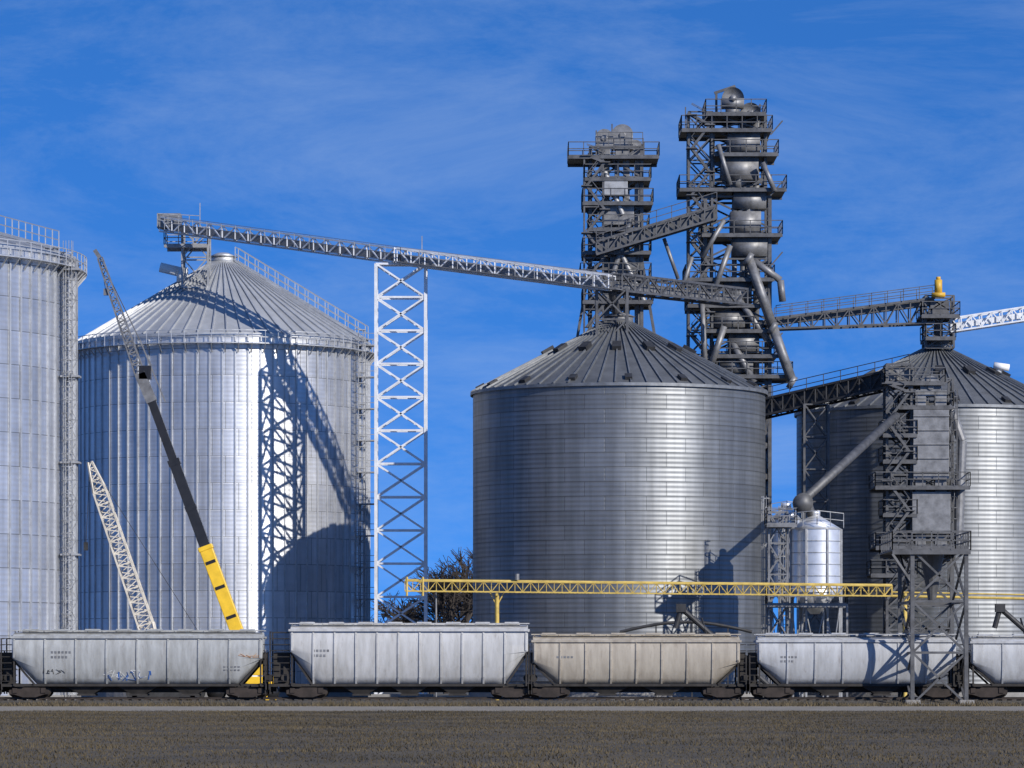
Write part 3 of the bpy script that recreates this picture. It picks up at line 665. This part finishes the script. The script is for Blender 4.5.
plates(*rc2,[(.1,3.4,1.2,.14),(.1,3.1,1.0,.14)]); plates(*rc3,[(.12,3.0,1.2,.12)]); plates(*rc4,[(.12,3.0,1.2,.12),(.12,2.75,1.0,.12)])
# ------------------------------------------------------------ ground
def sheet(name,x0,x1,y0,y1,z,mat):
    me=bpy.data.meshes.new(name); me.from_pydata([(x0,y0,z),(x1,y0,z),(x1,y1,z),(x0,y1,z)],[],[(0,1,2,3)]); me.materials.append(mat)
    o=bpy.data.objects.new(name,me); scene.collection.objects.link(o); return o
M_gr=paint('yard_ground',(.11,.097,.07),.95,0,.25,.15,(.05,.045,.03),.6)
M_field=paint('dormant_grass',(.088,.065,.03),.95,0,.3,.12,(.034,.027,.014),1.0)
M_road=paint('gravel',(.26,.23,.18),.95,0,.12,.5,(.15,.13,.10),.6)
sheet('ground',-3000,3000,-400,5000,0,M_gr)
sheet('grass_field',-400,400,-300,200,.006,M_field)
sheet('gravel_road',-400,400,204,243,.006,M_road)
rng=np.random.default_rng(3)
def blades(name,n,y0,y1,h0,h1,w,mat,xf=.145):
    y=np.sqrt(rng.uniform(y0**2,y1**2,n)); x=rng.uniform(-1,1,n)*(y*xf); 
    cl=np.sin(x*.9+np.sin(y*.31)*2)*np.sin(y*.23+x*.2)
    h=rng.uniform(h0,h1,n)*(1+.5*cl); a=rng.uniform(0,math.pi,n)
    dx=np.cos(a)*w;dy=np.sin(a)*w; lx=rng.normal(0,.5,n)*h; ly=rng.normal(0,.5,n)*h
    v=np.empty((n,3,3)); v[:,0]=np.stack([x-dx,y-dy,np.zeros(n)],1); v[:,1]=np.stack([x+dx,y+dy,np.zeros(n)],1); v[:,2]=np.stack([x+lx,y+ly,h],1)
    me=bpy.data.meshes.new(name); me.vertices.add(3*n); me.vertices.foreach_set('co',v.ravel()); me.loops.add(3*n); me.loops.foreach_set('vertex_index',np.arange(3*n,dtype=np.int32))
    me.polygons.add(n); me.polygons.foreach_set('loop_start',np.arange(0,3*n,3,dtype=np.int32)); me.update(calc_edges=True); me.materials.append(mat)
    o=bpy.data.objects.new(name,me); scene.collection.objects.link(o)
M_bl=paint('dry_grass_blades',(.105,.078,.036),.9,0,.3,.1,(.03,.024,.013))
blades('dry_grass',150000,68,206,.02,.075,.015,M_bl)
blades('verge_weeds',14000,238,248,.06,.34,.03,paint('weeds',(.12,.09,.045),.9,0,.3,.6,(.04,.034,.02)))
# ------------------------------------------------------------ bare trees + distant trees
def tree(mb,p,d,l,r,dep,rnd):
    q=p+d*l; mb.tube(p,q,r,max(.03,r*.72),n=5 if dep>2 else 3,cap=False)
    if dep==0: return
    for i in range(rnd.choice((3,3,4)) if dep>1 else 3):
        nd=(d+Vector((rnd.gauss(0,.5),rnd.gauss(0,.5),rnd.gauss(.05,.28)))).normalized(); tree(mb,p.lerp(q,rnd.uniform(.6,1)),nd,l*rnd.uniform(.62,.85),max(.035,r*.64),dep-1,rnd)
for px,Y,h,sd in((458,395,5.2,4),(432,420,4.6,5),(472,410,5.0,9),(446,430,4.8,12)):
    rt=root('bare_tree',(S(px,Y),Y,0)); b=MB(); tree(b,Vector((S(px,Y),Y,0)),Vector((0,0,1)),h,.34,6,random.Random(sd)); b.obj('trunk_and_branches',M_bark,rt)
b=MB(); rnd=random.Random(2)
for i in range(420):
    x=rnd.uniform(-200,200); y=rnd.uniform(900,960); h=rnd.uniform(5,11)
    b.beam((x,y,0),(x,y,h*.5),.4)
    for k in range(30):
        a_=rnd.uniform(0,6.28); q=Vector((x+math.cos(a_)*rnd.uniform(.5,4),y+math.sin(a_)*2,h*rnd.uniform(.35,1))); b.beam((x,y,h*.2),q,.16)
b.obj('distant_treeline',M_bark)
b=MB(); n=120; vs=[]
for i in range(n+1):
    x=-1500+3000*i/n; h=3.2+1.2*math.sin(i*.7)+.8*math.sin(i*1.9)
    vs+=[(x,640,-.1),(x,760,h),(x,1400,h+1),(x,1900,-.1)]
b.add(vs,[(4*i+k,4*i+4+k,4*i+5+k,4*i+1+k) for i in range(n) for k in range(3)]); b.obj('hills',M_gr)
# ------------------------------------------------------------ sun, sky, camera
az=math.radians(43); el=math.radians(28)
Sd=Vector((math.sin(az)*math.cos(el),-math.cos(az)*math.cos(el),math.sin(el)))
ld=bpy.data.lights.new('sun','SUN'); ld.energy=5.0; ld.angle=math.radians(.5); ld.color=(1,.95,.88)
lo=bpy.data.objects.new('sun',ld); lo.rotation_euler=Sd.to_track_quat('Z','Y').to_euler(); lo.location=(60,0,80); scene.collection.objects.link(lo)
w=bpy.data.worlds.new('World'); scene.world=w; w.use_nodes=True; nt=w.node_tree; L=nt.links.new
bg=nt.nodes['Background']; bg.inputs['Strength'].default_value=.1
tc=nt.nodes.new('ShaderNodeTexCoord')
sc=nt.nodes.new('ShaderNodeVectorMath'); sc.operation='MULTIPLY'; sc.inputs[1].default_value=(1,1,2.1); L(tc.outputs['Generated'],sc.inputs[0])
ad=nt.nodes.new('ShaderNodeVectorMath'); ad.operation='ADD'; ad.inputs[1].default_value=(0,0,.28); L(sc.outputs[0],ad.inputs[0])
nm=nt.nodes.new('ShaderNodeVectorMath'); nm.operation='NORMALIZE'; L(ad.outputs[0],nm.inputs[0])
sk=nt.nodes.new('ShaderNodeTexSky'); sk.sky_type='NISHITA'; sk.sun_disc=False; sk.sun_elevation=el; sk.sun_rotation=math.atan2(Sd.x,Sd.y); sk.ozone_density=2.0; sk.dust_density=.1; sk.air_density=1.0
L(nm.outputs[0],sk.inputs['Vector'])
mu=nt.nodes.new('ShaderNodeVectorMath'); mu.operation='MULTIPLY'; mu.inputs[1].default_value=(.36,1.05,1.95); L(sk.outputs[0],mu.inputs[0])
mp=nt.nodes.new('ShaderNodeMapping'); mp.inputs['Scale'].default_value=(1,1,3.4); mp.inputs['Rotation'].default_value=(0,math.radians(10),0); L(tc.outputs['Generated'],mp.inputs['Vector'])
n1=nt.nodes.new('ShaderNodeTexNoise'); n1.inputs['Scale'].default_value=9; n1.inputs['Detail'].default_value=12; n1.inputs['Roughness'].default_value=.7; n1.inputs['Distortion'].default_value=.4; L(mp.outputs[0],n1.inputs['Vector'])
cr=nt.nodes.new('ShaderNodeValToRGB'); cr.color_ramp.elements[0].position=.42; cr.color_ramp.elements[0].color=(0,0,0,1); cr.color_ramp.elements[1].position=.8; cr.color_ramp.elements[1].color=(.28,.28,.28,1); L(n1.outputs['Fac'],cr.inputs[0])
mx=nt.nodes.new('ShaderNodeMix'); mx.data_type='RGBA'; L(cr.outputs[0],mx.inputs['Factor']); L(mu.outputs[0],mx.inputs['A']); mx.inputs['B'].default_value=(5.5,6.8,8.4,1)
L(mx.outputs['Result'],bg.inputs['Color'])
cd=bpy.data.cameras.new('camera'); cd.sensor_width=36; cd.lens=F/1024*36; cd.shift_y=(HY-384)/1024; cd.clip_end=8000; cd.clip_start=1
co=bpy.data.objects.new('camera',cd); co.location=(0,0,CAMH); co.rotation_euler=(math.radians(90),0,0); scene.collection.objects.link(co); scene.camera=co
scene.view_settings.view_transform='Standard'; scene.view_settings.look='None'; scene.view_settings.exposure=0
